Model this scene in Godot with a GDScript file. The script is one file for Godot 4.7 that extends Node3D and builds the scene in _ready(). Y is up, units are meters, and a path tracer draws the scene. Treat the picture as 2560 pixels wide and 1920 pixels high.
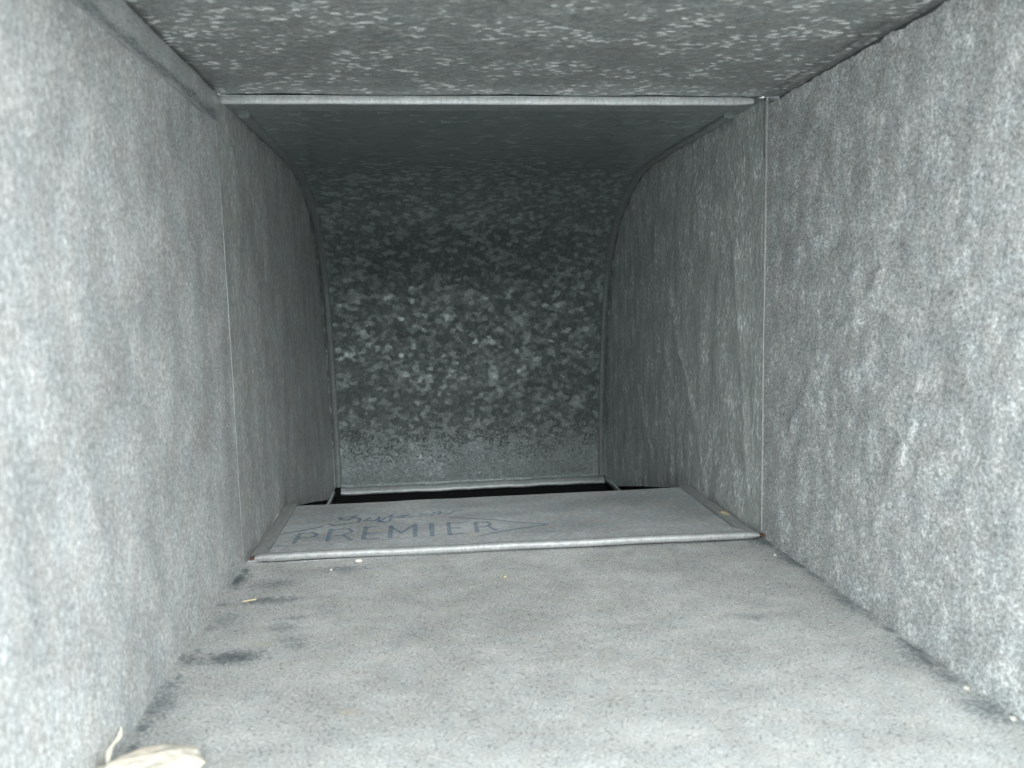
extends Node3D
# A look into a galvanised sheet metal duct that turns down at an elbow. Metres, y up, the duct runs along -z, the joint between its two pieces is at z = 0.

const HW := 0.175          # half the duct's width
const FLOOR := -0.1473
const ROOF := 0.1490
const MOUTH := 0.300       # the open end towards the camera
const LIP := -0.2125       # lower end of the elbow's curved back

var wob := FastNoiseLite.new()
var heel: PackedVector2Array      # (z, y) of the elbow's curved back
var heel_len: PackedFloat32Array
var used := {}


func _ready() -> void:
	view()
	light()
	wob.seed = 11
	wob.frequency = 9.0
	wob.fractal_octaves = 3
	trace_heel()
	var m := materials()
	near_duct(m)
	elbow(m)
	lower_duct(m)
	top_cleat(m)
	bottom_cleat(m)
	side_cleats(m)
	debris(m)


# ---------------------------------------------------------------- camera, sky, sun
func view() -> void:
	var c := Camera3D.new()
	c.name = "camera"
	add_child(c)
	c.position = Vector3(-0.0514, 0.0217, 0.5169)
	c.rotation = Vector3(-0.1090, -0.1047, -0.0223)
	c.near = 0.01
	c.far = 200.0
	c.fov = 51.647
	var a := CameraAttributesPhysical.new()
	a.frustum_focal_length = 24.80
	a.exposure_aperture = 11.5
	a.frustum_focus_distance = 0.60
	a.frustum_near = 0.01
	a.frustum_far = 200.0
	c.attributes = a
	c.current = true


func light() -> void:
	var s := ProceduralSkyMaterial.new()
	s.sky_top_color = Color(0.80, 0.83, 0.84)
	s.sky_horizon_color = Color(0.965, 0.985, 0.98)
	s.sky_energy_multiplier = 1.5
	s.sky_curve = 0.3
	s.ground_bottom_color = Color(0.56, 0.57, 0.57)
	s.ground_horizon_color = Color(0.66, 0.67, 0.67)
	s.ground_energy_multiplier = 1.5
	s.sun_angle_max = 60.0
	var e := Environment.new()
	e.background_mode = Environment.BG_SKY
	e.sky = Sky.new()
	e.sky.sky_material = s
	e.tonemap_mode = Environment.TONE_MAPPER_LINEAR
	e.tonemap_exposure = 3.0
	e.sdfgi_enabled = true
	e.ssao_enabled = true
	e.ssil_enabled = true
	var w := WorldEnvironment.new()
	w.name = "world_environment"
	w.environment = e
	add_child(w)
	var sun := DirectionalLight3D.new()
	sun.name = "sun"
	sun.light_energy = 0.48
	sun.light_color = Color(0.985, 0.995, 1.0)
	sun.light_angular_distance = 40.0
	sun.shadow_enabled = true
	add_child(sun)
	sun.look_at_from_position(Vector3(0.25, 1.35, 2.6), Vector3.ZERO)


# ---------------------------------------------------------------- naming
func numbered(called: String) -> String:
	var n: int = used.get(called, 0)
	used[called] = n + 1
	return called if n == 0 else "%s_%03d" % [called, n]


func thing(called: String, label: String, category: String, group := "", at := Vector3.ZERO) -> Node3D:
	var o := Node3D.new()
	o.name = numbered(called)
	o.position = at
	tag(o, label, category, group)
	add_child(o, true)
	return o


func tag(o: Node3D, label: String, category: String, group := "") -> void:
	o.set_meta("label", label)
	o.set_meta("category", category)
	if group != "":
		o.set_meta("group", group)


func put(called: String, st: SurfaceTool, mat: Material, parent: Node, label := "") -> MeshInstance3D:
	st.generate_normals()
	st.generate_tangents()
	var o := MeshInstance3D.new()
	o.name = numbered(called) if parent == self else called
	o.mesh = st.commit()
	o.material_override = mat
	if label != "":
		o.set_meta("label", label)
	parent.add_child(o, true)
	return o


# ---------------------------------------------------------------- mesh helpers
func start() -> SurfaceTool:
	var st := SurfaceTool.new()
	st.begin(Mesh.PRIMITIVE_TRIANGLES)
	return st


# f(u, v) gives [point, uv]. The front looks along dP/du x dP/dv, or the other way with flip.
func grid(st: SurfaceTool, f: Callable, nu: int, nv: int, flip := false, group := 0) -> void:
	var rows := []
	for j in nv + 1:
		var row := []
		for i in nu + 1:
			row.append(f.call(float(i) / nu, float(j) / nv))
		rows.append(row)
	st.set_smooth_group(group)
	for j in nv:
		for i in nu:
			var a = rows[j][i]
			var b = rows[j][i + 1]
			var c = rows[j + 1][i + 1]
			var d = rows[j + 1][i]
			for p in ([a, b, c, a, c, d] if flip else [a, c, b, a, d, c]):
				st.set_uv(p[1])
				st.add_vertex(p[0])


# a sheet of metal: the face, its back and its four edges
func sheet(st: SurfaceTool, f: Callable, back: Vector3, nu: int, nv: int, flip := false) -> void:
	grid(st, f, nu, nv, flip, 1)
	var g := func(u: float, v: float) -> Array:
		var p: Array = f.call(u, v)
		return [p[0] + back, p[1]]
	grid(st, g, nu, nv, not flip, 2)
	rim(st, f, back, nu, nv)


func rim(st: SurfaceTool, f: Callable, back: Vector3, nu: int, nv: int) -> void:
	for side in 4:
		var e := func(t: float, s: float) -> Array:
			var p: Array = [f.call(t, 0.0), f.call(1.0, t), f.call(1.0 - t, 1.0), f.call(0.0, 1.0 - t)][side]
			return [p[0] + back * s, p[1]]
		grid(st, e, nv if side % 2 else nu, 1, false, 3 + side)


# a closed outline (in the plane of a and b) swept along the points of a path, with end caps
func sweep(st: SurfaceTool, outline: PackedVector2Array, path: PackedVector3Array, a: PackedVector3Array, b: PackedVector3Array, uv_len := 1.0, closed := true) -> void:
	var n := outline.size()
	var m := path.size()
	var f := func(u: float, v: float) -> Array:
		var i := int(round(u * (n if closed else n - 1))) % n
		var j := int(round(v * (m - 1)))
		var p := outline[i]
		return [path[j] + a[j] * p.x + b[j] * p.y, Vector2(u, v * uv_len)]
	grid(st, f, n if closed else n - 1, m - 1, false, 1)
	if not closed:
		return
	for end in 2:
		var j := 0 if end == 0 else m - 1
		var mid := Vector2.ZERO
		for p in outline:
			mid += p / n
		st.set_smooth_group(2 + end)
		for i in n:
			var p := outline[i]
			var q := outline[(i + 1) % n]
			for r in ([mid, p, q] if end == 0 else [mid, q, p]):
				st.set_uv(Vector2(r.x * 20.0, r.y * 20.0))
				st.add_vertex(path[j] + a[j] * r.x + b[j] * r.y)


# a dent drawn out along a line in a panel
func crease(p: Vector2, a: Vector2, b: Vector2, deep: float) -> float:
	var d := p.distance_to(Geometry2D.get_closest_point_to_segment(p, a, b)) + 0.0045 * wob.get_noise_2d(p.x * 5.0, p.y * 5.0)
	return deep * exp(-d * d / 0.000018)


func straight(from: Vector3, to: Vector3, n: int, a: Vector3, b: Vector3, wave := 0.0) -> Array:
	var path := PackedVector3Array()
	var aa := PackedVector3Array()
	var bb := PackedVector3Array()
	for i in n + 1:
		var p := from.lerp(to, float(i) / n)
		path.append(p + (a * wob.get_noise_3d(p.x * 2.0, p.y * 2.0 + 5.0, p.z * 2.0) + b * wob.get_noise_3d(p.x * 2.0 + 3.0, p.y * 2.0, p.z * 2.0)) * wave)
		aa.append(a)
		bb.append(b)
	return [path, aa, bb]


func oval(rx: float, ry: float, n := 14, lean := 1.0) -> PackedVector2Array:
	var o := PackedVector2Array()
	for i in n:
		var t := TAU * i / n
		o.append(Vector2(signf(cos(t)) * pow(absf(cos(t)), lean) * rx, signf(sin(t)) * pow(absf(sin(t)), lean) * ry))
	return o


# a small lump: a stretched ball roughened by noise
func lump(st: SurfaceTool, size: Vector3, rough: float, seed_: int, nu := 20, nv := 12, floor_flat := 0.0) -> void:
	var n := FastNoiseLite.new()
	n.seed = seed_
	n.frequency = 0.9
	n.fractal_octaves = 3
	var f := func(u: float, v: float) -> Array:
		var uu := fmod(u, 1.0)
		var d := Vector3(cos(TAU * uu) * sin(PI * v), cos(PI * v), sin(TAU * uu) * sin(PI * v))
		var r := 1.0 + rough * n.get_noise_3d(d.x * 1.4, d.y * 1.4, d.z * 1.4) * 2.0
		var p := d * r
		p.y = maxf(p.y, -floor_flat) if floor_flat > 0.0 else p.y
		return [p * size, Vector2(d.x * 0.5 + 0.5, d.z * 0.5 + 0.5)]
	grid(st, f, nu, nv, false, 1)


# ---------------------------------------------------------------- textures
func noise(w: int, h: int, type: int, period: float, seed_: int, sx := 1.0, sy := 1.0, octaves := 3, warp := 0.0) -> PackedByteArray:
	var n := FastNoiseLite.new()
	n.noise_type = type
	n.seed = seed_
	n.frequency = 1.0 / period
	n.fractal_type = FastNoiseLite.FRACTAL_FBM if octaves > 1 else FastNoiseLite.FRACTAL_NONE
	n.fractal_octaves = absi(octaves)
	if octaves < 0:                      # thin wandering lines
		n.fractal_type = FastNoiseLite.FRACTAL_RIDGED
	if type == FastNoiseLite.TYPE_CELLULAR:
		n.cellular_return_type = FastNoiseLite.RETURN_CELL_VALUE
		n.cellular_jitter = 1.0
	if warp > 0.0:
		n.domain_warp_enabled = true
		n.domain_warp_amplitude = warp
		n.domain_warp_frequency = 2.6 / period
		n.domain_warp_fractal_octaves = 4
		n.domain_warp_fractal_gain = 0.6
	var im := n.get_image(int(w / sx), int(h / sy), false, false, true)
	if im.get_width() != w or im.get_height() != h:
		im.resize(w, h, Image.INTERPOLATE_NEAREST if type == FastNoiseLite.TYPE_CELLULAR else Image.INTERPOLATE_CUBIC)
	im.convert(Image.FORMAT_L8)
	return im.get_data()


# weathered zinc: soft clouds, grain, fine grit, small dark specks, flakes of spangle, a drift between cool and warm grey
func zinc(o: Dictionary) -> Dictionary:
	var w: int = o.get("w", 1024)
	var h: int = o.get("h", 1024)
	var s: int = o.seed
	var sx: float = o.get("sx", 1.0)
	var sy: float = o.get("sy", 1.0)
	var ppm: float = o.ppm                     # pixels per millimetre
	var S := FastNoiseLite.TYPE_SIMPLEX_SMOOTH
	var cloud := noise(w, h, S, o.get("cloud", 45.0) * ppm, s, sx, sy, 3)
	var tint := noise(w, h, S, o.get("tint", 20.0) * ppm, s + 1, sx, sy, 4)
	var grain := noise(w, h, S, o.get("grain", 4.5) * ppm, s + 2, sx, sy, 3)
	var fine := noise(w, h, S, maxf(2.2, o.get("fine", 0.9) * ppm), s + 3, o.get("fsx", sx), o.get("fsy", sy), 2)
	var spot := noise(w, h, S, maxf(3.0, o.get("spot", 2.2) * ppm), s + 4, o.get("psx", 1.6), o.get("psy", 1.0), 2 if not o.has("squiggle") else -1)
	var cell := noise(w, h, FastNoiseLite.TYPE_CELLULAR, o.get("flake", 7.0) * ppm, s + 5, o.get("csx", 1.0), o.get("csy", 1.0), 1, o.get("warp", 5.0) * ppm)
	var base: Color = o.get("base", Color(0.62, 0.65, 0.66))
	var ca: float = o.get("ca", 0.18) / 255.0
	var ga: float = o.get("ga", 0.20) / 255.0
	var fa: float = o.get("fa", 0.16) / 255.0
	var ta: float = o.get("ta", 0.07) / 255.0
	var mid: float = 1.0 - 127.5 * (ca + ga + fa)
	var cut: int = o.get("cut", 196)
	var deep: float = o.get("deep", 0.004)
	var squiggle := o.has("squiggle")
	var bright: float = o.get("bright", 0.0)
	var share: float = o.get("share", 0.3)
	var calm_from: int = int(o.get("calm_from", 2.0) * h)       # below this row the spangle is fine and reflected light is painted in
	var rng := RandomNumberGenerator.new()
	rng.seed = s
	var small := noise(w, h, FastNoiseLite.TYPE_CELLULAR, 2.6 * ppm, s + 6, 1.0, 1.0, 1, 1.6 * ppm) if calm_from < h or o.has("mixed") else cell
	var mixed: float = o.get("mixed", 0.0)
	var fade: float = o.get("fade", 0.0)  # weakens the spangle upward in the colour, standing in for view-dependent glint
	var clump: float = o.get("clump", 0.0)
	var lut := PackedFloat32Array()
	var nx := PackedByteArray()
	var ny := PackedByteArray()
	var tilt: float = o.get("tilt", 0.0)
	for i in 256:
		var r := rng.randf()
		lut.append(1.0 + bright * (smoothstep(1.0 - share - 0.12, 1.0 - share + 0.12, r) * (0.65 + 0.35 * rng.randf()) - share * 0.8))
		nx.append(int(clampf(127.5 + 127.5 * tilt * rng.randfn(0.0, 0.5), 0, 255)))
		ny.append(int(clampf(127.5 + 127.5 * tilt * rng.randfn(0.0, 0.5), 0, 255)))
	var out := PackedByteArray()
	out.resize(w * h * 3)
	var nor := PackedByteArray()
	if tilt > 0.0:
		nor.resize(w * h * 3)
	var cast: Vector2 = o.get("cast", Vector2(0.982, 1.0))
	base = Color(base.g * cast.x, base.g, base.g * cast.y) if not o.has("own") else base
	var br := base.r * 255.0
	var bg := base.g * 255.0
	var bb := base.b * 255.0
	var k := 0
	var i := 0
	for y in h:
		var near_foot := y > calm_from - 200
		var row := smoothstep(-0.30, fade, float(y) / h) if fade > 0.0 else 1.0
		for x in w:
			var f: int = fine[i]
			var c: int = cell[i]
			var v: float = mid + ca * cloud[i] + ga * grain[i] + fa * f
			var sp: int = spot[i]
			if sp > cut:
				v -= (sp - cut) * deep * (1.0 if not squiggle else clampf((grain[i] - 95) * 0.03, 0.0, 1.0))
			var fl: float = lut[c]
			if mixed > 0.0:
				fl = 1.0 + (fl - 1.0) * (1.0 - mixed) + (lut[small[i]] - 1.0) * mixed
			if row < 1.0:
				fl = 1.0 + (fl - 1.0) * row
			if clump > 0.0 and fl > 1.0:
				fl = 1.0 + (fl - 1.0) * clampf((cloud[i] - 96) * clump, 0.12, 1.3)
			if near_foot and y + (grain[i] - 127) * 0.9 + (lut[c] - 1.0) * 130.0 > calm_from:
				c = small[i]
				fl = 1.22 + 0.16 * (lut[c] - 1.0) + (f - 127.5) * 0.0018
			v *= fl
			var t: float = (tint[i] - 127.5) * ta
			out[k] = int(clampf(br * (v + t), 0, 255))
			out[k + 1] = int(clampf(bg * v, 0, 255))
			out[k + 2] = int(clampf(bb * (v - t * 0.55), 0, 255))
			if tilt > 0.0:
				nor[k] = nx[c]
				nor[k + 1] = ny[c]
				nor[k + 2] = 255
			k += 3
			i += 1
	var r := {"image": Image.create_from_data(w, h, false, Image.FORMAT_RGB8, out)}
	if tilt > 0.0:
		r.normal = ImageTexture.create_from_image(Image.create_from_data(w, h, false, Image.FORMAT_RGB8, nor))
	return r


func height(w: int, h: int, list: Array) -> ImageTexture:
	var layers := []
	for l in list:
		layers.append(noise(w, h, FastNoiseLite.TYPE_SIMPLEX_SMOOTH, l[0], l[1], l[2], l[3], l[4]))
	var out := PackedByteArray()
	out.resize(w * h)
	for i in w * h:
		var v := 0.0
		for n in list.size():
			v += layers[n][i] * list[n][5]
		out[i] = int(clampf(v, 0, 255))
	return ImageTexture.create_from_image(Image.create_from_data(w, h, false, Image.FORMAT_L8, out))


# a stain with a ragged edge
func blot(im: Image, at: Vector2, size: Vector2, col: Color, strength: float, ragged := 0.8, turn := 0.0) -> void:
	for y in range(maxi(0, int(at.y - size.y * 2.0)), mini(im.get_height(), int(at.y + size.y * 2.0))):
		for x in range(maxi(0, int(at.x - size.x * 2.0)), mini(im.get_width(), int(at.x + size.x * 2.0))):
			var d := (Vector2(x, y) - at).rotated(-turn) / size
			var n := wob.get_noise_3d(x * 0.012, y * 0.012, at.x * 0.1) + 0.6 * wob.get_noise_3d(x * 0.035, y * 0.035, at.y * 0.1)
			var t := clampf((1.0 - d.length() + n * ragged) * 1.0, 0.0, 1.0) * strength
			if t > 0.004:
				im.set_pixel(x, y, im.get_pixel(x, y).lerp(col, t))


# ink, scratches, painted highlights: a stroke through points in pixels, worn away in places
func stroke(im: Image, pts: Array, width: float, col: Color, strength: float, wear := 0.5) -> void:
	for n in pts.size() - 1:
		var a: Vector2 = pts[n]
		var b: Vector2 = pts[n + 1]
		var box := Rect2(a, Vector2.ZERO).expand(b).grow(width + 2.0)
		for y in range(maxi(0, int(box.position.y)), mini(im.get_height(), int(box.end.y) + 1)):
			for x in range(maxi(0, int(box.position.x)), mini(im.get_width(), int(box.end.x) + 1)):
				var p := Vector2(x, y)
				var d := p.distance_to(Geometry2D.get_closest_point_to_segment(p, a, b))
				var t := clampf(width * 0.5 - d + 0.8, 0.0, 1.0)
				if t > 0.0:
					var worn := clampf(0.75 + wear * (wob.get_noise_2d(x * 0.02, y * 0.02) * 1.6 + wob.get_noise_2d(x * 0.08 + 9.0, y * 0.08)), 0.12, 1.0)
					im.set_pixel(x, y, im.get_pixel(x, y).lerp(col, t * strength * worn))


func metal(tex: Image, metallic: float, rough: float, bump: Texture2D = null, bump_cm := 0.0, nor: Texture2D = null, nor_scale := 1.0) -> StandardMaterial3D:
	var m := StandardMaterial3D.new()
	m.albedo_texture = ImageTexture.create_from_image(tex)
	m.metallic = metallic
	m.roughness = rough
	if bump:
		m.heightmap_enabled = true
		m.heightmap_texture = bump
		m.heightmap_scale = bump_cm
	if nor:
		m.normal_enabled = true
		m.normal_texture = nor
		m.normal_scale = nor_scale
	return m


func plain(c: Color, metallic: float, rough: float) -> StandardMaterial3D:
	var m := StandardMaterial3D.new()
	m.albedo_color = c
	m.metallic = metallic
	m.roughness = rough
	return m


func materials() -> Dictionary:
	var m := {}
	var grit := height(1024, 1024, [[5.0, 71, 1.0, 1.0, 2, 0.45], [26.0, 72, 1.0, 1.0, 3, 0.55]])
	var streak := height(1024, 1024, [[4.0, 73, 1.0, 1.8, 2, 0.45], [16.0, 74, 1.0, 2.2, 3, 0.55]])
	# floor: pale, cloudy, sprinkled with short dark specks, grimy along its left side
	var z := zinc({"seed": 100, "cast": Vector2(0.986, 0.986), "ppm": 2.84, "base": Color(0.67, 0.69, 0.68), "squiggle": 1, "ca": 0.13, "ga": 0.17, "fa": 0.30, "ta": 0.03, "cut": 190, "deep": 0.0062, "spot": 3.4, "psx": 1.3, "fine": 1.3, "flake": 5.0, "bright": 0.04, "grain": 6.0})
	var fl := func(x: float, zz: float) -> Vector2: return Vector2((x + 0.18) / 0.36, zz / MOUTH) * 1024.0
	var grime := Color(0.27, 0.30, 0.32)
	for b in [[-0.151, 0.140, 13, 5, 0.75], [-0.146, 0.139, 8, 4, 0.7], [-0.150, 0.066, 10, 4, 0.7], [-0.134, 0.068, 7, 3, 0.5], [-0.126, 0.122, 7, 4, 0.5], [-0.120, 0.132, 6, 3, 0.4], [-0.148, 0.040, 12, 5, 0.5], [-0.110, 0.020, 14, 5, 0.45], [-0.133, 0.106, 8, 4, 0.35], [-0.128, 0.095, 8, 2, 0.45], [-0.165, 0.09, 8, 7, 0.4], [-0.17, 0.18, 6, 12, 0.55], [-0.171, 0.03, 5, 9, 0.6], [0.171, 0.012, 9, 9, 0.7], [0.172, 0.05, 5, 11, 0.75], [0.173, 0.078, 4, 8, 0.6], [0.172, 0.12, 5, 16, 0.5], [0.170, 0.19, 6, 12, 0.55], [0.169, 0.235, 8, 9, 0.7], [0.05, 0.005, 24, 2.5, 0.3], [0.13, 0.006, 22, 4, 0.4], [0.105, 0.128, 9, 3, 0.3], [0.113, 0.133, 6, 3, 0.3], [0.10, 0.055, 20, 8, 0.2]]:
		blot(z.image, fl.call(b[0], b[1]), Vector2(b[2] * 4.2, b[3] * 6.0), grime, b[4] * 0.85, 0.9)
	for b in [[0.0, 0.012, 9, 5, 0.5], [0.012, 0.02, 10, 4, 0.4], [-0.105, 0.170, 16, 9, 0.4], [0.03, 0.235, 24, 10, 0.35], [0.09, 0.10, 16, 7, 0.3], [-0.085, 0.205, 15, 6, 0.35], [-0.10, 0.066, 12, 3, 0.45], [0.05, 0.13, 16, 3, 0.35], [-0.02, 0.17, 15, 5, 0.3], [0.13, 0.21, 18, 9, 0.3]]:
		blot(z.image, fl.call(b[0], b[1]), Vector2(b[2], b[3]) * 2.9, Color(0.76, 0.755, 0.74), b[4], 1.1)
	for b in [[-0.009, 0.052, 3, 1.6, 0.8], [0.003, 0.055, 2, 1.0, 0.7], [-0.138, 0.125, 8, 3, 0.35], [-0.09, 0.20, 5, 2.5, 0.5], [0.02, 0.172, 5, 2, 0.45]]:
		blot(z.image, fl.call(b[0], b[1]), Vector2(b[2], b[3]) * 2.9, Color(0.74, 0.66, 0.52), b[4], 0.7)
	var rng := RandomNumberGenerator.new()
	rng.seed = 77
	for k in 46:                                   # dirt caught along the two long joints
		var left := k % 2 == 0
		blot(z.image, fl.call(-0.1735 + rng.randf() * 0.005 if left else 0.1745 - rng.randf() * 0.005, rng.randf() * 0.27), Vector2(rng.randf_range(4, 12), rng.randf_range(8, 26)), grime, rng.randf_range(0.25, 0.6), 1.2)
	for k in 30:                                   # pale smears drawn out across the floor
		blot(z.image, fl.call(rng.randf_range(-0.14, 0.16), rng.randf_range(0.015, 0.27)), Vector2(rng.randf_range(30, 90), rng.randf_range(5, 16)), Color(0.78, 0.78, 0.76) if k % 4 else Color(0.74, 0.72, 0.68), rng.randf_range(0.15, 0.40), 1.2, rng.randfn(0.0, 0.12))
	for k in 22:                                   # scuffs and short scratches
		var at: Vector2 = fl.call(rng.randf_range(-0.15, 0.165), rng.randf_range(0.01, 0.26))
		var along := Vector2.from_angle(rng.randfn(0.0, 0.35)) * rng.randf_range(8, 60)
		stroke(z.image, [at, at + along * 0.5 + Vector2(0, rng.randf_range(-3, 3)), at + along], rng.randf_range(1.0, 2.2), Color(0.80, 0.80, 0.79) if k % 3 else grime, rng.randf_range(0.25, 0.6), 0.9)
	m.floor = metal(z.image, 0.10, 0.62, grit, 0.018)
	# side walls: blotches drawn out up and down
	z = zinc({"seed": 200, "cast": Vector2(0.987, 0.998), "ppm": 3.41, "sy": 1.6, "base": Color(0.745, 0.755, 0.75), "ca": 0.20, "ga": 0.26, "fa": 0.46, "ta": 0.03, "grain": 3.0, "fine": 1.2, "cut": 185, "deep": 0.003, "spot": 2.0, "flake": 1.7, "csy": 2.0, "warp": 1.5, "bright": 0.10, "share": 0.28, "psx": 1.0, "psy": 1.8, "cloud": 38.0})
	m.left_wall = metal(z.image, 0.25, 0.50, streak, 0.02)
	var crumple := height(1024, 1024, [[4.0, 75, 1.0, 1.4, 2, 0.45], [12.0, 76, 1.0, 1.4, 3, 0.45], [60.0, 77, 1.0, 1.2, 3, 0.10]])
	z = zinc({"seed": 300, "cast": Vector2(0.984, 0.998), "ppm": 3.41, "sy": 1.15, "base": Color(0.73, 0.745, 0.745), "ca": 0.17, "ga": 0.34, "fa": 0.62, "ta": 0.03, "grain": 3.2, "fine": 1.25, "cut": 180, "deep": 0.004, "spot": 1.8, "flake": 1.7, "csy": 1.6, "warp": 1.5, "bright": 0.22, "share": 0.34, "psx": 1.0, "psy": 1.8, "cloud": 22.0, "mixed": 0.3, "clump": 0.012})
	m.right_wall = metal(z.image, 0.30, 0.45, crumple, 0.018)
	# roof: darker with spangle glints painted as scattered bright flecks
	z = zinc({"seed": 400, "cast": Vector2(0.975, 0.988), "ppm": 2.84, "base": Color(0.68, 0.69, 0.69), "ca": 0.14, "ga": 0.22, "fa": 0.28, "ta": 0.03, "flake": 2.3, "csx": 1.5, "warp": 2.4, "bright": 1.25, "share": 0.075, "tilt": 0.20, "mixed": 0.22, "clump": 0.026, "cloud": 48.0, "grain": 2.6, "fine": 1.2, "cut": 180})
	for b in [[-0.09, 0.085, 20, 1.3, 0.6], [-0.075, 0.079, 10, 1.2, 0.6], [-0.055, 0.075, 9, 1.0, 0.5]]:
		blot(z.image, Vector2((b[0] + 0.18) / 0.36, b[1] / MOUTH) * 1024.0, Vector2(b[2], b[3]) * 2.9, Color(0.68, 0.71, 0.70), b[4], 0.5, -0.12)
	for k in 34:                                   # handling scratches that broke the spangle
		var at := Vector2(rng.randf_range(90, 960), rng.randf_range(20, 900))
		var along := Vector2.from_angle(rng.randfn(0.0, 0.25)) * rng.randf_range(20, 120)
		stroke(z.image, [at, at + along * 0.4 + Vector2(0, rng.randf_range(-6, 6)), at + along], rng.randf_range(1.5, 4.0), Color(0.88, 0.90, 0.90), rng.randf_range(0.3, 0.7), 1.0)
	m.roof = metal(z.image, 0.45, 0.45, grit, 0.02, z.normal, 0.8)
	# the elbow's curved back: broad spangle; fine, even foot with reflected light painted in
	z = zinc({"seed": 500, "cast": Vector2(0.940, 0.992), "w": 768, "h": 1600, "ppm": 2.2, "base": Color(0.6, 0.64, 0.6), "ca": 0.10, "ga": 0.16, "fa": 0.30, "ta": 0.01, "flake": 5.2, "csx": 1.25, "warp": 7.5, "bright": 0.54, "share": 0.28, "tilt": 0.09, "fsy": 2.0, "calm_from": 0.925, "cut": 200, "deep": 0.004, "mixed": 0.34, "fade": 0.80, "grain": 4.0, "cloud": 30.0})
	m.heel = metal(z.image, 0.56, 0.25, null, 0.0, z.normal, 0.8)
	# cheeks
	z = zinc({"seed": 600, "cast": Vector2(0.985, 0.988), "w": 768, "h": 640, "ppm": 1.56, "sy": 2.4, "base": Color(0.76, 0.77, 0.75), "ca": 0.16, "ga": 0.22, "fa": 0.30, "ta": 0.04, "grain": 2.4, "flake": 2.2, "csy": 2.2, "bright": 0.14, "cut": 195})
	m.left_cheek = metal(z.image, 0.35, 0.5, streak, 0.02)
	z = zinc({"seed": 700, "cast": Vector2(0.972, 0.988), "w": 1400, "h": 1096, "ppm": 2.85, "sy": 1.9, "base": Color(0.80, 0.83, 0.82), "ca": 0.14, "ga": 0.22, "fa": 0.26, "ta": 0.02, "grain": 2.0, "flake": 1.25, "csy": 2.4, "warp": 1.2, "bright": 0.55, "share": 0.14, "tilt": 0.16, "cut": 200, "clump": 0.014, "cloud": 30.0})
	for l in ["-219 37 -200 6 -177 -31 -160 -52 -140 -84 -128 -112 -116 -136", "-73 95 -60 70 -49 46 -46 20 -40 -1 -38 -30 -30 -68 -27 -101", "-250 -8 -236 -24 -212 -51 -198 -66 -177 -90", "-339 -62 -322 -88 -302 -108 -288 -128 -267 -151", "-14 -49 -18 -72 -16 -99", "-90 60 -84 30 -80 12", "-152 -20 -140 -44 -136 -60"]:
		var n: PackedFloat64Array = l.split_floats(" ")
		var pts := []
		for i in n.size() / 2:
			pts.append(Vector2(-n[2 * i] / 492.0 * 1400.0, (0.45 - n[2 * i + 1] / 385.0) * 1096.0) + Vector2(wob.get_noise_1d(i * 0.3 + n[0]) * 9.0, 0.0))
		stroke(z.image, pts, 6.5, Color(0.90, 0.93, 0.93), 0.75, 1.0)  # highlights along the creases, painted into the cheek's colour
	var wrinkle := height(1024, 800, [[6.0, 81, 1.0, 2.4, 2, 0.5], [22.0, 82, 1.0, 3.2, 3, 0.5]])
	m.right_cheek = metal(z.image, 0.36, 0.40, wrinkle, 0.10, z.normal, 0.7)
	# the throat plate with its printed stamp
	z = zinc({"seed": 800, "w": 1400, "h": 640, "ppm": 4.0, "sx": 2.0, "base": Color(0.69, 0.70, 0.69), "ca": 0.20, "ga": 0.24, "fa": 0.20, "ta": 0.06, "grain": 2.6, "flake": 4.0, "bright": 0.04, "cut": 185, "deep": 0.004, "tint": 14.0, "psx": 2.0})
	stamp(z.image)
	m.throat = metal(z.image, 0.22, 0.55, grit, 0.012)
	# folded edges and cleats
	z = zinc({"seed": 900, "w": 512, "h": 512, "ppm": 2.0, "base": Color(0.77, 0.79, 0.77), "ca": 0.12, "ga": 0.18, "fa": 0.18, "ta": 0.03, "grain": 5.0, "flake": 5.0, "bright": 0.06, "cut": 185, "deep": 0.006, "spot": 3.0})
	m.edge = metal(z.image, 0.35, 0.42)
	m.edge.uv1_triplanar = true
	m.edge.uv1_scale = Vector3.ONE * 6.0
	m.dull = m.edge.duplicate()
	m.dull.albedo_color = Color(0.80, 0.80, 0.795)
	m.dull.roughness = 0.55
	m.tongue = m.edge.duplicate()
	m.tongue.albedo_color = Color(0.90, 0.90, 0.90)
	m.tongue.metallic = 0.2
	m.tongue.roughness = 0.55
	m.seam = m.edge.duplicate()
	m.seam.albedo_color = Color(0.76, 0.775, 0.77)
	m.seam.metallic = 0.5
	z = zinc({"seed": 970, "w": 256, "h": 1024, "ppm": 3.4, "base": Color(0.70, 0.71, 0.705), "ca": 0.12, "ga": 0.22, "fa": 0.2, "ta": 0.04, "grain": 4.0, "bright": 0.05, "cut": 180, "deep": 0.006, "psx": 1.0, "psy": 2.0})
	for k in 26:
		blot(z.image, Vector2(172 + 16.0 * sin(k * 2.3), k * 40.0 + 14.0 * sin(k * 1.7)), Vector2(20, 42), Color(0.30, 0.33, 0.34), 0.55, 1.0)
	m.seam_strip = metal(z.image, 0.35, 0.45)
	m.rust = plain(Color(0.36, 0.25, 0.19), 0.1, 0.8)
	m.pocket = plain(Color(0.34, 0.36, 0.36), 0.1, 0.8)  # darkened colour paints in the shade of the corner recess
	m.unlit_black = plain(Color(0.035, 0.038, 0.04), 0.0, 0.95)  # near-black colour stands in for the unlit depth of the lower duct
	m.pale = plain(Color(0.90, 0.88, 0.82), 0.0, 0.75)
	m.cream = flake_material()
	m.tan = plain(Color(0.70, 0.66, 0.55), 0.0, 0.8)
	m.bark = plain(Color(0.80, 0.79, 0.74), 0.0, 0.8)
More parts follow.
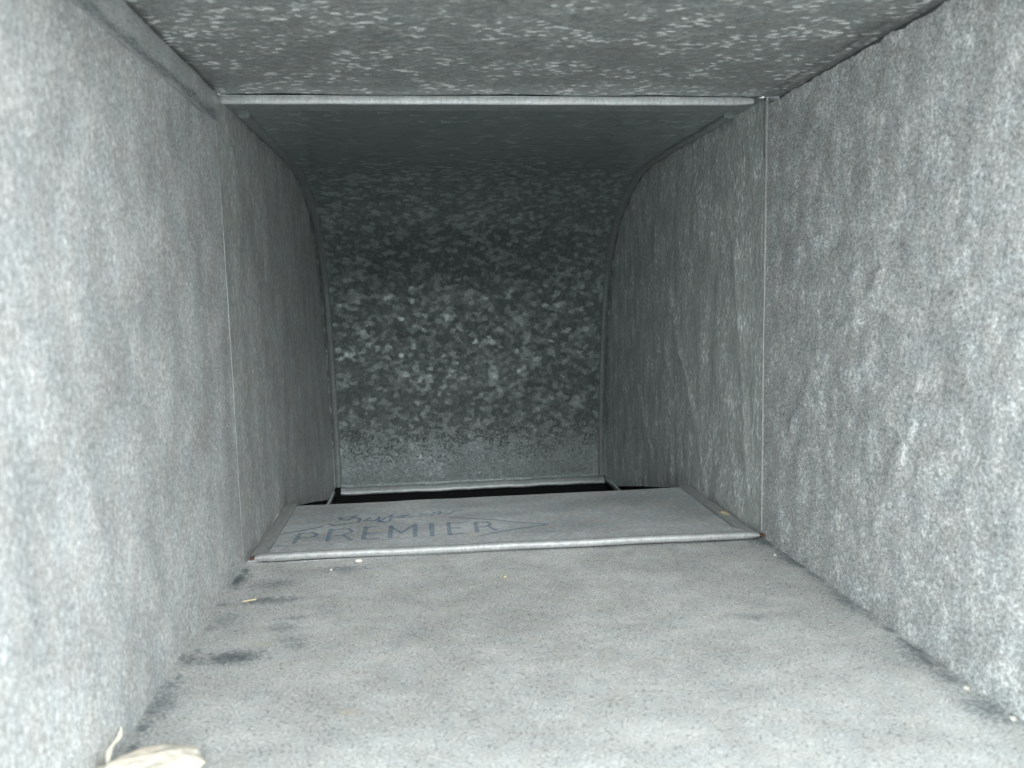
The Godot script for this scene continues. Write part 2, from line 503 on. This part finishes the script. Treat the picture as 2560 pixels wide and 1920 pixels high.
	m.white = plain(Color(0.74, 0.74, 0.71), 0.0, 0.5)
	return m


func flake_material() -> StandardMaterial3D:
	var z := zinc({"seed": 950, "w": 256, "h": 256, "ppm": 6.0, "own": 1, "base": Color(0.72, 0.70, 0.65), "ca": 0.14, "ga": 0.14, "fa": 0.06, "ta": 0.045, "cloud": 14.0, "grain": 4.0, "bright": 0.0, "cut": 230})
	blot(z.image, Vector2(150, 120), Vector2(22, 8), Color(0.62, 0.46, 0.38), 0.8, 0.6, -0.3)
	blot(z.image, Vector2(110, 90), Vector2(50, 10), Color(0.78, 0.70, 0.62), 0.5, 0.8, -0.2)
	return metal(z.image, 0.0, 0.8)


# the galvaniser's mark: a pointed outline, a word in capitals and a word in script above it
func stamp(im: Image) -> void:
	var ink := Color(0.20, 0.32, 0.43)
	for s in [
		[1.9, "-163.4 -65.4 -149.8 -71.7 -135.6 -80.5"], [1.5, "-161.9 -37.5 -148 -34.8 -135.7 -33.2"],
		[1.6, "-60 -25 -48.9 -25.1 -36.2 -26.8 -25.7 -32.4 -4.1 -42.7 29.4 -53.9 33.5 -55.5"], [1.6, "-39 -86.9 -25.8 -81.4 -6.8 -73.8 14.2 -62.9 33.5 -55.5"],
		[2.6, "-149.6 -64 -150.3 -41.8"], [1.9, "-149.8 -64.7 -140.4 -65.2 -136.8 -61.1 -138 -55 -148.4 -52.9"],
		[2.7, "-127.9 -71.8 -127.4 -42.2"], [1.6, "-126.5 -71.6 -114.7 -70.8 -111.5 -64.2 -117.4 -55.2 -124.1 -54.6"], [2.3, "-117.4 -55.2 -110.5 -42"],
		[2.7, "-102.3 -72.5 -102 -42.8"], [1.7, "-102.6 -72.5 -94.6 -73.3"], [1.9, "-101.9 -56.6 -93.1 -56.8"], [1.9, "-101.9 -42.2 -91.1 -41.7"],
		[2.7, "-83.4 -71.3 -83 -42.8"], [1.6, "-83.7 -70.4 -75.6 -53"], [2.0, "-75.6 -53 -66.4 -71"], [2.7, "-65.6 -71.9 -65.2 -42.2"],
		[2.9, "-53.3 -73.1 -53 -41.4"],
		[2.5, "-40.5 -72.1 -40.3 -42.1"], [1.6, "-40 -71 -30.2 -70.2"], [1.7, "-38.7 -58.3 -32.9 -57.2"], [1.6, "-39.8 -42.6 -30.3 -43.9"],
		[2.7, "-20.1 -68.3 -20.2 -46.2"], [1.6, "-19.3 -68.7 -11.1 -68.2 -9.2 -61.4 -13.6 -56.5 -17.4 -56.8"], [2.1, "-11.3 -58 -6.3 -47.1"],
		[2.0, "-111.3 -105.8 -116.9 -93.3 -122.5 -94.8 -124.9 -101 -115.5 -102.3 -108.1 -94.7 -108.7 -87.7 -119.1 -82.7 -127.1 -81.3 -131.4 -86"],
		[1.7, "-100.5 -96.4 -104.9 -89.1 -96.6 -88.5 -93.8 -97.2 -93.7 -85"], [2.1, "-93.1 -84.8 -89.2 -94.3 -83.9 -100.6 -85.4 -85.4 -89.7 -82.2 -92.1 -86.7"],
		[1.7, "-81.4 -93.9 -75.9 -99.1 -70.9 -100.3 -77.9 -92.2 -69 -93.6 -57.2 -95.6"], [2.3, "-62 -101.8 -56.6 -99.7"],
		[1.8, "-54 -96 -50.6 -102.9 -46 -104.2 -47.2 -96.9 -52.4 -94.7"], [1.7, "-46 -100.9 -39.2 -97.5 -34.4 -104.2 -29.2 -104.3"]]:
		var n: PackedFloat64Array = s[1].split_floats(" ")
		var pts := []
		for i in n.size() / 2:
			pts.append(Vector2(n[2 * i] + 175.0, -n[2 * i + 1]) * 4.0)
		stroke(im, pts, s[0] * 4.8, ink, 0.50 if s[0] > 2.05 else 0.60, 0.8)


# ---------------------------------------------------------------- the duct nearest the camera
func near_duct(m: Dictionary) -> void:
	var d := thing("duct_section", "straight pale galvanised duct section around the open foreground, nearest the viewer", "duct")
	var st := start()
	sheet(st, func(u: float, v: float) -> Array:
		var x := lerpf(-0.182, 0.187, u)
		var z := lerpf(MOUTH, 0.0012, v)
		return [Vector3(x, FLOOR + 0.0007 * wob.get_noise_2d(x, z), z), Vector2((x + 0.18) / 0.36, z / MOUTH)], Vector3(0, -0.001, 0), 70, 60)
	put("floor_panel", st, m.floor, d, "pale dusty bottom panel with dark grime spots along its left side")
	st = start()
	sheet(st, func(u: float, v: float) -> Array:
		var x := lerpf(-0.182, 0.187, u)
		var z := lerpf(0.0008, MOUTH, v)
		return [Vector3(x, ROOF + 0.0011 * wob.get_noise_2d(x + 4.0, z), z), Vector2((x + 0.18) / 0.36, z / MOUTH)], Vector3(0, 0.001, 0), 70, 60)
	put("top_panel", st, m.roof, d, "darker top panel flecked with painted spangle glints")
	st = start()
	sheet(st, func(u: float, v: float) -> Array:
		var z := lerpf(MOUTH, 0.0008, u)
		var y := lerpf(FLOOR - 0.003, ROOF + 0.002, v)
		return [Vector3(-HW + 0.0012 * wob.get_noise_2d(z + 8.0, y) * clampf(z * 30.0, 0, 1), y, z), Vector2(1.0 - z / MOUTH, 0.5 - y / 0.30)], Vector3(-0.001, 0, 0), 60, 60, true)
	put("side_panel", st, m.left_wall, d, "left side panel, softly streaked")
	st = start()
	var rag := FastNoiseLite.new()
	rag.seed = 5
	rag.frequency = 90.0
	rag.fractal_octaves = 3
	sheet(st, func(u: float, v: float) -> Array:
		var z := lerpf(0.0008, MOUTH, u)
		var top := ROOF - 0.0060 + 0.0013 * rag.get_noise_1d(z) + 0.0005 * rag.get_noise_1d(z * 4.0)
		var y := lerpf(FLOOR - 0.003, top, v)
		var w := 0.0011 * wob.get_noise_2d(z * 1.6 + 21.0, y * 0.9) + 0.0010 * wob.get_noise_2d(z * 4.0, y * 1.6)
		for c in [[0.137, 0.027, 0.083, -0.018, 0.0012], [0.006, 0.043, 0.026, -0.004, 0.0009], [0.224, -0.049, 0.175, -0.062, 0.0011], [0.067, -0.031, 0.038, -0.073, 0.0010], [0.165, -0.045, 0.140, -0.100, 0.0010]]:
			w -= crease(Vector2(z, y), Vector2(c[0], c[1]), Vector2(c[2], c[3]), c[4])
		return [Vector3(HW + w * clampf(z * 30.0, 0, 1), y, z), Vector2(z / MOUTH, 0.5 - y / 0.30)], Vector3(0.001, 0, 0), 150, 100, true)
	put("side_panel", st, m.right_wall, d, "right side panel, rough and wrinkled, with a ragged top edge")
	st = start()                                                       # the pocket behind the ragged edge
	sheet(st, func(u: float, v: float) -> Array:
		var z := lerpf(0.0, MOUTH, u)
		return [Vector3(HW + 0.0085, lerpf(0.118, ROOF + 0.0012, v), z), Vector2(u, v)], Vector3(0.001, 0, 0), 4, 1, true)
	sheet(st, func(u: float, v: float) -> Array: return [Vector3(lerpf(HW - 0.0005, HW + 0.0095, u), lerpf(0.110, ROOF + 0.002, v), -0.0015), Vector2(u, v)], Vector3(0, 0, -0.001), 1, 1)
	put("corner_pocket", st, m.pocket, d, "recess between right panel and top panel, shade painted into its colour")
	st = start()                                                       # rolled corner seam
	var o := PackedVector2Array([Vector2(-0.0006, 0.1476), Vector2(0.0028, 0.1472), Vector2(0.0042, 0.1458), Vector2(0.0046, 0.1430), Vector2(0.0044, 0.1390), Vector2(0.0040, 0.1350), Vector2(0.0030, 0.1325), Vector2(0.0014, 0.1312), Vector2(-0.0006, 0.1308)])
	var p := straight(Vector3(-HW, 0, MOUTH), Vector3(-HW, 0, 0.0065), 40, Vector3(1, 0, 0), Vector3(0, 1, 0), 0.0008)
	for i in 3:
		p[2][40 - i] = Vector3(0, 1, 0)
	sweep(st, o, p[0], p[1], p[2])
	put("corner_seam", st, m.seam_strip, d, "rounded seam strip along the upper left corner")


# ---------------------------------------------------------------- the elbow
func trace_heel() -> void:
	var c := Curve2D.new()
	var k := PackedVector2Array([Vector2(0, 0.1478), Vector2(-0.10, 0.1480), Vector2(-0.20, 0.1486), Vector2(-0.255, 0.1478), Vector2(-0.302, 0.1430), Vector2(-0.363, 0.1215), Vector2(-0.407, 0.0925), Vector2(-0.4385, 0.0515), Vector2(-0.4575, 0.0014), Vector2(-0.472, -0.057), Vector2(-0.4805, -0.113), Vector2(-0.485, -0.16), Vector2(-0.4865, LIP)])
	for i in k.size():
		var t := (k[mini(i + 1, k.size() - 1)] - k[maxi(i - 1, 0)]) / 6.0
		var before := t * (k[i].distance_to(k[maxi(i - 1, 0)]) / maxf(t.length() * 3.0, 1e-5))
		var after := t * (k[i].distance_to(k[mini(i + 1, k.size() - 1)]) / maxf(t.length() * 3.0, 1e-5))
		c.add_point(k[i], -before, after)
	c.bake_interval = 0.002
	var l := c.get_baked_length()
	for i in 91:
		heel.append(c.sample_baked(l * i / 90.0, true))
		heel_len.append(l * i / 90.0)


func heel_normal(i: int) -> Vector2:          # towards the inside of the elbow
	var t := (heel[mini(i + 1, 90)] - heel[maxi(i - 1, 0)]).normalized()
	return Vector2(-t.y, t.x)


func heel_at(s: float) -> Vector2:
	var i := clampi(int(s * 90.0), 0, 89)
	return heel[i].lerp(heel[i + 1], s * 90.0 - i)


func elbow(m: Dictionary) -> void:
	var e := thing("duct_elbow", "dim galvanised elbow beyond the joint, its back curving down to a black opening", "duct elbow")
	var total := heel_len[90]
	var st := start()
	grid(st, func(u: float, v: float) -> Array:
		var p := heel_at(v)
		var x := lerpf(-HW - 0.001, HW + 0.001, u)
		var b := 0.0012 * wob.get_noise_2d(x * 1.2, v * 0.8)
		return [Vector3(x, p.y, p.x + b * v), Vector2(u, v)], 40, 90, true, 1)
	grid(st, func(u: float, v: float) -> Array:
		var i := int(round(v * 90.0))
		var p := heel[i] - heel_normal(i) * 0.002
		return [Vector3(lerpf(-HW - 0.006, HW + 0.006, u), p.y, p.x), Vector2(u, v)], 1, 90, false, 2)
	put("back_panel", st, m.heel, e, "curved back panel mottled with large spangles")
	for side: int in [-1, 1]:
		st = start()
		var low := PackedVector2Array([Vector2(0.0, -0.1495), Vector2(-0.147, -0.1495), Vector2(-0.22, -0.1655), Vector2(-0.317, -0.1875), Vector2(-0.427, -0.2137), Vector2(-0.4875, -0.2150)])
		sheet(st, func(u: float, v: float) -> Array:
			var t := heel_at(u)
			var s := u * 5.0
			var i := mini(int(s), 4)
			var b: Vector2 = low[i].lerp(low[i + 1], s - i)
			t += Vector2(-0.003, 0.003) * clampf(u * 6.0, 0.15, 1.0)
			var q := b.lerp(t, v)
			var w := 0.0016 * wob.get_noise_2d(q.x * 1.3 + side * 7.0, q.y * 0.8)
			if side > 0:
				w += 0.0011 * wob.get_noise_2d(q.x * 5.0, q.y * 1.7 + 4.0)
				for c in [[-0.219, 0.037, -0.177, -0.031, 0.0014], [-0.177, -0.031, -0.140, -0.084, 0.0016], [-0.140, -0.084, -0.116, -0.136, 0.0012], [-0.073, 0.095, -0.049, 0.046, 0.0011], [-0.049, 0.046, -0.040, -0.001, 0.0013], [-0.040, -0.001, -0.027, -0.101, 0.0013], [-0.250, -0.008, -0.212, -0.051, 0.0012], [-0.339, -0.062, -0.267, -0.151, 0.0012]]:
					w -= 0.9 * crease(q, Vector2(c[0], c[1]), Vector2(c[2], c[3]), c[4])
			var x: float = side * (HW + 0.0003) + w * clampf(-q.x * 30.0, 0, 1)
			return [Vector3(x, q.y, q.x), Vector2(-q.x / 0.492 if side > 0 else 1.0 + q.x / 0.492, 0.45 - q.y / 0.385)], Vector3(side * 0.001, 0, 0), 180 if side > 0 else 90, 90 if side > 0 else 40, side > 0)
		put("cheek_panel", st, m.right_cheek if side > 0 else m.left_cheek, e, "right cheek, wrinkled and flecked, its crease highlights painted in" if side > 0 else "left cheek, smooth and brownish grey")
		# the flange of the curved back that is turned along the cheek
		st = start()
		var path := PackedVector3Array()
		var a := PackedVector3Array()
		var b := PackedVector3Array()
		for i in range(6, 91):
			var n := heel_normal(i)
			path.append(Vector3(side * (HW - 0.0058), heel[i].y, heel[i].x))
			a.append(Vector3(side, 0, 0))
			b.append(Vector3(0, n.y, n.x))
		var half := 0.0040
		var o := PackedVector2Array([Vector2(-half, -0.0004), Vector2(-half + 0.0004, 0.0012), Vector2(-half + 0.0018, 0.0019), Vector2(half - 0.0018, 0.0023), Vector2(half - 0.0004, 0.0014), Vector2(half, -0.0004)])
		if side < 0:
			for i in 3:
				var q := o[i]
				o[i] = o[5 - i]
				o[5 - i] = q
			for i in a.size():
				pass
		sweep(st, o, path, a, b, total)
		put("heel_seam", st, m.seam, e)
		# the cheek's turned-in edge on the throat plate
		st = start()
		var f := straight(Vector3(side * 0.1690, FLOOR, -0.0035), Vector3(side * 0.1690, FLOOR, -0.1468), 24, Vector3(1, 0, 0), Vector3(0, 1, 0), 0.0006)
		var k := PackedVector2Array([Vector2(-0.0050, -0.0006), Vector2(0.0050, -0.0006), Vector2(0.0047, 0.0012), Vector2(0.0030, 0.0019), Vector2(-0.0030, 0.0019), Vector2(-0.0047, 0.0012)])
		sweep(st, k, f[0], f[1], f[2])
		put("folded_edge", st, m.dull, e)
		# the band that closes the cheek's foot
		st = start()
		f = straight(Vector3(side * (HW - 0.0012), -0.2165, -0.482 if side > 0 else -0.470), Vector3(side * (HW - 0.0012), -0.2165, -0.335), 12, Vector3(side, 0, 0), Vector3(0, 1, 0), 0.0008)
		sweep(st, PackedVector2Array([Vector2(0.0015, -0.0036), Vector2(0.0015, 0.0036), Vector2(-0.0006, 0.0032), Vector2(-0.0016, 0.0), Vector2(-0.0010, -0.0032)]), f[0], f[1], f[2])
		put("foot_band", st, m.seam, e)
	# throat plate, bent down at its far edge
	st = start()
	sheet(st, func(u: float, v: float) -> Array:
		var x := lerpf(-HW, HW, u)
		var s := v * 0.222
		var z := -0.0005 - s
		var y := FLOOR - 0.0002
		if s > 0.1465:
			var t := minf((s - 0.1465) / 0.0018, PI / 2)
			z = -0.147 - 0.0018 * sin(t)
			y = FLOOR - 0.0002 - 0.0018 * (1.0 - cos(t)) - maxf(0.0, s - 0.1465 - 0.0018 * PI / 2)
		y += 0.0006 * wob.get_noise_2d(x * 1.5, s * 1.5) * (1.0 if s < 0.1465 else 0.0)
		return [Vector3(x, y, z), Vector2(u, minf(s / 0.16, 0.999))], Vector3(0, -0.0007, 0.0007), 40, 111)
	put("throat_plate", st, m.throat, e, "flat plate printed with a faded blue mark reading PREMIER")
	# the rolled band along the foot of the curved back
	st = start()
	var g := straight(Vector3(-0.1660, -0.2168, -0.4835), Vector3(0.1715, -0.2168, -0.4835), 40, Vector3(0, 1, 0), Vector3(0, 0, 1), 0.0012)
	sweep(st, PackedVector2Array([Vector2(0.0046, -0.003), Vector2(0.0044, 0.0012), Vector2(0.0030, 0.0026), Vector2(-0.0012, 0.0040), Vector2(-0.0040, 0.0058), Vector2(-0.0052, 0.0050), Vector2(-0.0052, -0.003)]), g[0], g[1], g[2])
	put("foot_band", st, m.seam, e)


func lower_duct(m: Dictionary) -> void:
	var d := thing("shaded_duct", "duct dropping away below the opening behind the printed plate, its shade painted black", "duct")
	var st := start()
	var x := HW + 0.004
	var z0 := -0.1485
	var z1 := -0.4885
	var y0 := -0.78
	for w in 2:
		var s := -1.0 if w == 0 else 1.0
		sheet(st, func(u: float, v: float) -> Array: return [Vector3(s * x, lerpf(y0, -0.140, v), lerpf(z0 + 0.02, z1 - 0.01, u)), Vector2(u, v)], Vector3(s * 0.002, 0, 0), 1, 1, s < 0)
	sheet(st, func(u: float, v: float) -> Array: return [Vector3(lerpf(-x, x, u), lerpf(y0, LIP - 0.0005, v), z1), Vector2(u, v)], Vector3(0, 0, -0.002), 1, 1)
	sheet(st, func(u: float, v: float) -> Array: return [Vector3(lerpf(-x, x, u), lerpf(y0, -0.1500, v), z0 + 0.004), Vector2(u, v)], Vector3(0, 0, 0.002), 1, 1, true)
	put("shaded_wall", st, m.unlit_black, d)
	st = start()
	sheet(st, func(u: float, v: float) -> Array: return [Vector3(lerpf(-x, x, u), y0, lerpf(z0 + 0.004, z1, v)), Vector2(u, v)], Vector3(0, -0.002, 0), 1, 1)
	put("shaded_floor", st, m.unlit_black, d)


# ---------------------------------------------------------------- cleats at the joint
func top_cleat(m: Dictionary) -> void:
	var c := thing("slip_cleat", "straight bright folded metal strip across the top of the joint", "cleat", "cleats around the joint")
	var st := start()
	var g := straight(Vector3(-0.1742, 0.1455, 0.0006), Vector3(0.1655, 0.1455, 0.0006), 60, Vector3(0, 1, 0), Vector3(0, 0, 1), 0.0002)
	for k in 3:
		g[1][60 - k] *= [0.55, 0.86, 0.97][k]
	sweep(st, oval(0.0027, 0.0016, 18, 0.75), g[0], g[1], g[2])
	put("rolled_edge", st, m.edge, c)
	st = start()
	sheet(st, func(u: float, v: float) -> Array:
		var x := lerpf(-0.164, 0.163, u)
		var z := lerpf(-0.0008, -0.030, v)
		return [Vector3(x, 0.1466 - 0.0006 * v, z), Vector2(u, v)], Vector3(0, 0.0005, 0), 20, 2, true)
	put("tongue", st, m.seam, c)


func bottom_cleat(m: Dictionary) -> void:
	var c := thing("slip_cleat", "slightly crooked folded metal strip lying across the floor at the joint", "cleat", "cleats around the joint", Vector3(0.0016, 0, 0.0031))
	c.rotation.y = -0.027
	var st := start()
	var g := straight(Vector3(-0.1695, FLOOR + 0.0036, 0), Vector3(0.1680, FLOOR + 0.0036, 0), 80, Vector3(0, 1, 0), Vector3(0, 0, 1), 0.0005)
	for k in 3:
		for e in [k, 80 - k]:
			g[1][e] *= [0.5, 0.85, 0.97][k]
	sweep(st, oval(0.0026, 0.0030, 18, 0.85), g[0], g[1], g[2])
	put("rolled_edge", st, m.dull, c)
	st = start()
	sheet(st, func(u: float, v: float) -> Array:
		var z := lerpf(-0.0020, -0.0315, v)
		var r := maxf(0.0, (v - 0.35) / 0.65)
		var inset := 0.020 * (1.0 - sqrt(maxf(0.0, 1.0 - r * r)))
		var x := lerpf(-0.158 + inset * 0.4, 0.164 - inset, u)
		return [Vector3(x, FLOOR + lerpf(0.0046, 0.0019, smoothstep(0.0, 0.4, v)) + 0.0003 * wob.get_noise_2d(x * 2.0, z), z), Vector2(u, v)], Vector3(0, -0.0010, 0), 50, 20)
	put("tongue", st, m.tongue, c)
	for s: int in [-1, 1]:                                                # rusty ends of the sheet in the corners
		st = start()
		var f := straight(Vector3(s * 0.1662, FLOOR + 0.0026, -0.0035), Vector3(s * 0.1738, FLOOR + 0.0020, -0.0035), 4, Vector3(0, 1, 0), Vector3(0, 0, 1), 0.001)
		sweep(st, oval(0.0008, 0.0030, 8), f[0], f[1], f[2])
		put("rusty_end", st, m.rust, c, "rusted sheet end in the corner")


func side_cleats(m: Dictionary) -> void:
	for s: int in [-1, 1]:
		var c := thing("drive_cleat", "upright folded strip with a pale bent end, at the right of the joint" if s > 0 else "thin upright folded strip at the left of the joint, bowing slightly", "cleat", "cleats around the joint")
		var st := start()
		var path := PackedVector3Array()
		var a := PackedVector3Array()
		var b := PackedVector3Array()
		for i in 61:
			var t := i / 60.0
			var y := lerpf(FLOOR + 0.0045, 0.1455 if s > 0 else 0.1270, t)
			var wide := 1.0
			if s > 0:
				wide = 1.0 + 1.9 * smoothstep(0.80, 0.93, t)
			else:
				wide = 0.55 + 0.25 * sin(t * 9.0)
			var z := 0.0006 + 0.0007 * wob.get_noise_1d(y * 2.0 + s) + (0.0035 * pow(t, 6.0) if s < 0 else 0.0)
			path.append(Vector3(s * HW, y, z))
			a.append(Vector3(-1.0, 0, 0) * s * (0.7 + 0.3 * wide))
			b.append(Vector3(0, 0, 1) * wide)
		var o := oval(0.0008 if s > 0 else 0.00045, 0.0008, 12)
		sweep(st, o, path, a, b)
		put("folded_strip", st, m.dull if s > 0 else m.seam, c)


# ---------------------------------------------------------------- what lies in the duct
func debris(m: Dictionary) -> void:
	var y := FLOOR
	var st := start()
	lump(st, Vector3(0.0200, 0.0052, 0.0100), 0.13, 31, 64, 36, 0.5)
	var o := put("debris_flake", st, m.cream, self)
	o.position = Vector3(-0.1570, y + 0.0022, 0.2330)
	o.rotation.y = 0.20
	tag(o, "large cream coloured flake of debris at the lower left edge of the floor", "debris")
	st = start()
	var path := PackedVector3Array()
	var a := PackedVector3Array()
	var b := PackedVector3Array()
	for i in 15:
		var t := i / 14.0
		var p := Vector3(-0.1728, y + 0.0012, 0.236).lerp(Vector3(-0.1734, y + 0.0080, 0.2140), t)
		p += Vector3(0.0006 * sin(t * 9.0), 0.0005 * sin(t * 13.0), 0)
		var r := (1.0 - 0.25 * t) * (1.0 + 0.18 * sin(t * 17.0)) * (0.6 if i == 14 or i == 0 else 1.0)
		path.append(p)
		a.append(Vector3(1, 0, 0) * r)
		b.append(Vector3(0, 0.97, 0.24) * r)
	sweep(st, oval(0.0012, 0.0012, 10), path, a, b)
	o = put("twig", st, m.bark, self)
	tag(o, "short pale twig leaning in the left floor corner beside the cream flake", "twig")
	st = start()
	lump(st, Vector3(0.0026, 0.0013, 0.0016), 0.12, 41, 16, 10)
	o = put("pellet", st, m.white, self)
	o.position = Vector3(-0.1006, y + 0.0013, 0.0094)
	tag(o, "small smooth white pellet on the floor against the crooked strip", "pellet")
	for s in [[-0.1572, 0.0668, 0.0075, 0.0009, 0.25, m.tan, "straw_piece", "short tan straw piece beside the dark grime spot on the floor"]]:
		st = start()
		var g := straight(Vector3(-s[2] / 2, 0, 0), Vector3(s[2] / 2, 0.0004, 0), 6, Vector3(0, 1, 0), Vector3(0, 0, 1), 0.0006)
		sweep(st, oval(s[3] * 0.6, s[3], 8), g[0], g[1], g[2])
		o = put(s[6], st, s[5], self)
		o.position = Vector3(s[0], y + s[3] * 0.5, s[1])
		o.rotation.y = s[4]
		tag(o, s[7], "straw")
	for s in [[0.1700, 0.2195, 1.3, m.white, "larger white crumb at the foot of the right wall, second from the viewer"], [0.1715, 0.2445, 1.2, m.white, "white crumb nearest the viewer at the foot of the right wall"], [0.1660, 0.0420, 1.0, m.white, "pale crumb in the far right floor corner before the strip"], [-0.1168, 0.0216, 0.8, m.white, "tiny pale crumb on the floor near the white pellet"], [-0.0095, 0.0525, 1.0, m.tan, "tan crumb in the middle of the floor before the strip"]]:
		st = start()
		lump(st, Vector3(0.0011, 0.0007, 0.0009) * s[2], 0.35, int(s[0] * 9000.0), 10, 7)
		o = put("crumb", st, s[3], self)
		o.position = Vector3(s[0], y + 0.0005 * s[2], s[1])
		tag(o, s[4], "crumb", "crumbs on the floor")
	st = start()
	lump(st, Vector3(0.0030, 0.0007, 0.0060), 0.4, 57, 18, 10)
	o = put("paint_flake", st, m.tan, self)
	o.position = Vector3(0.1688, y + 0.0023, -0.0535)
	tag(o, "tan flake stuck on the right folded edge of the printed plate", "flake")
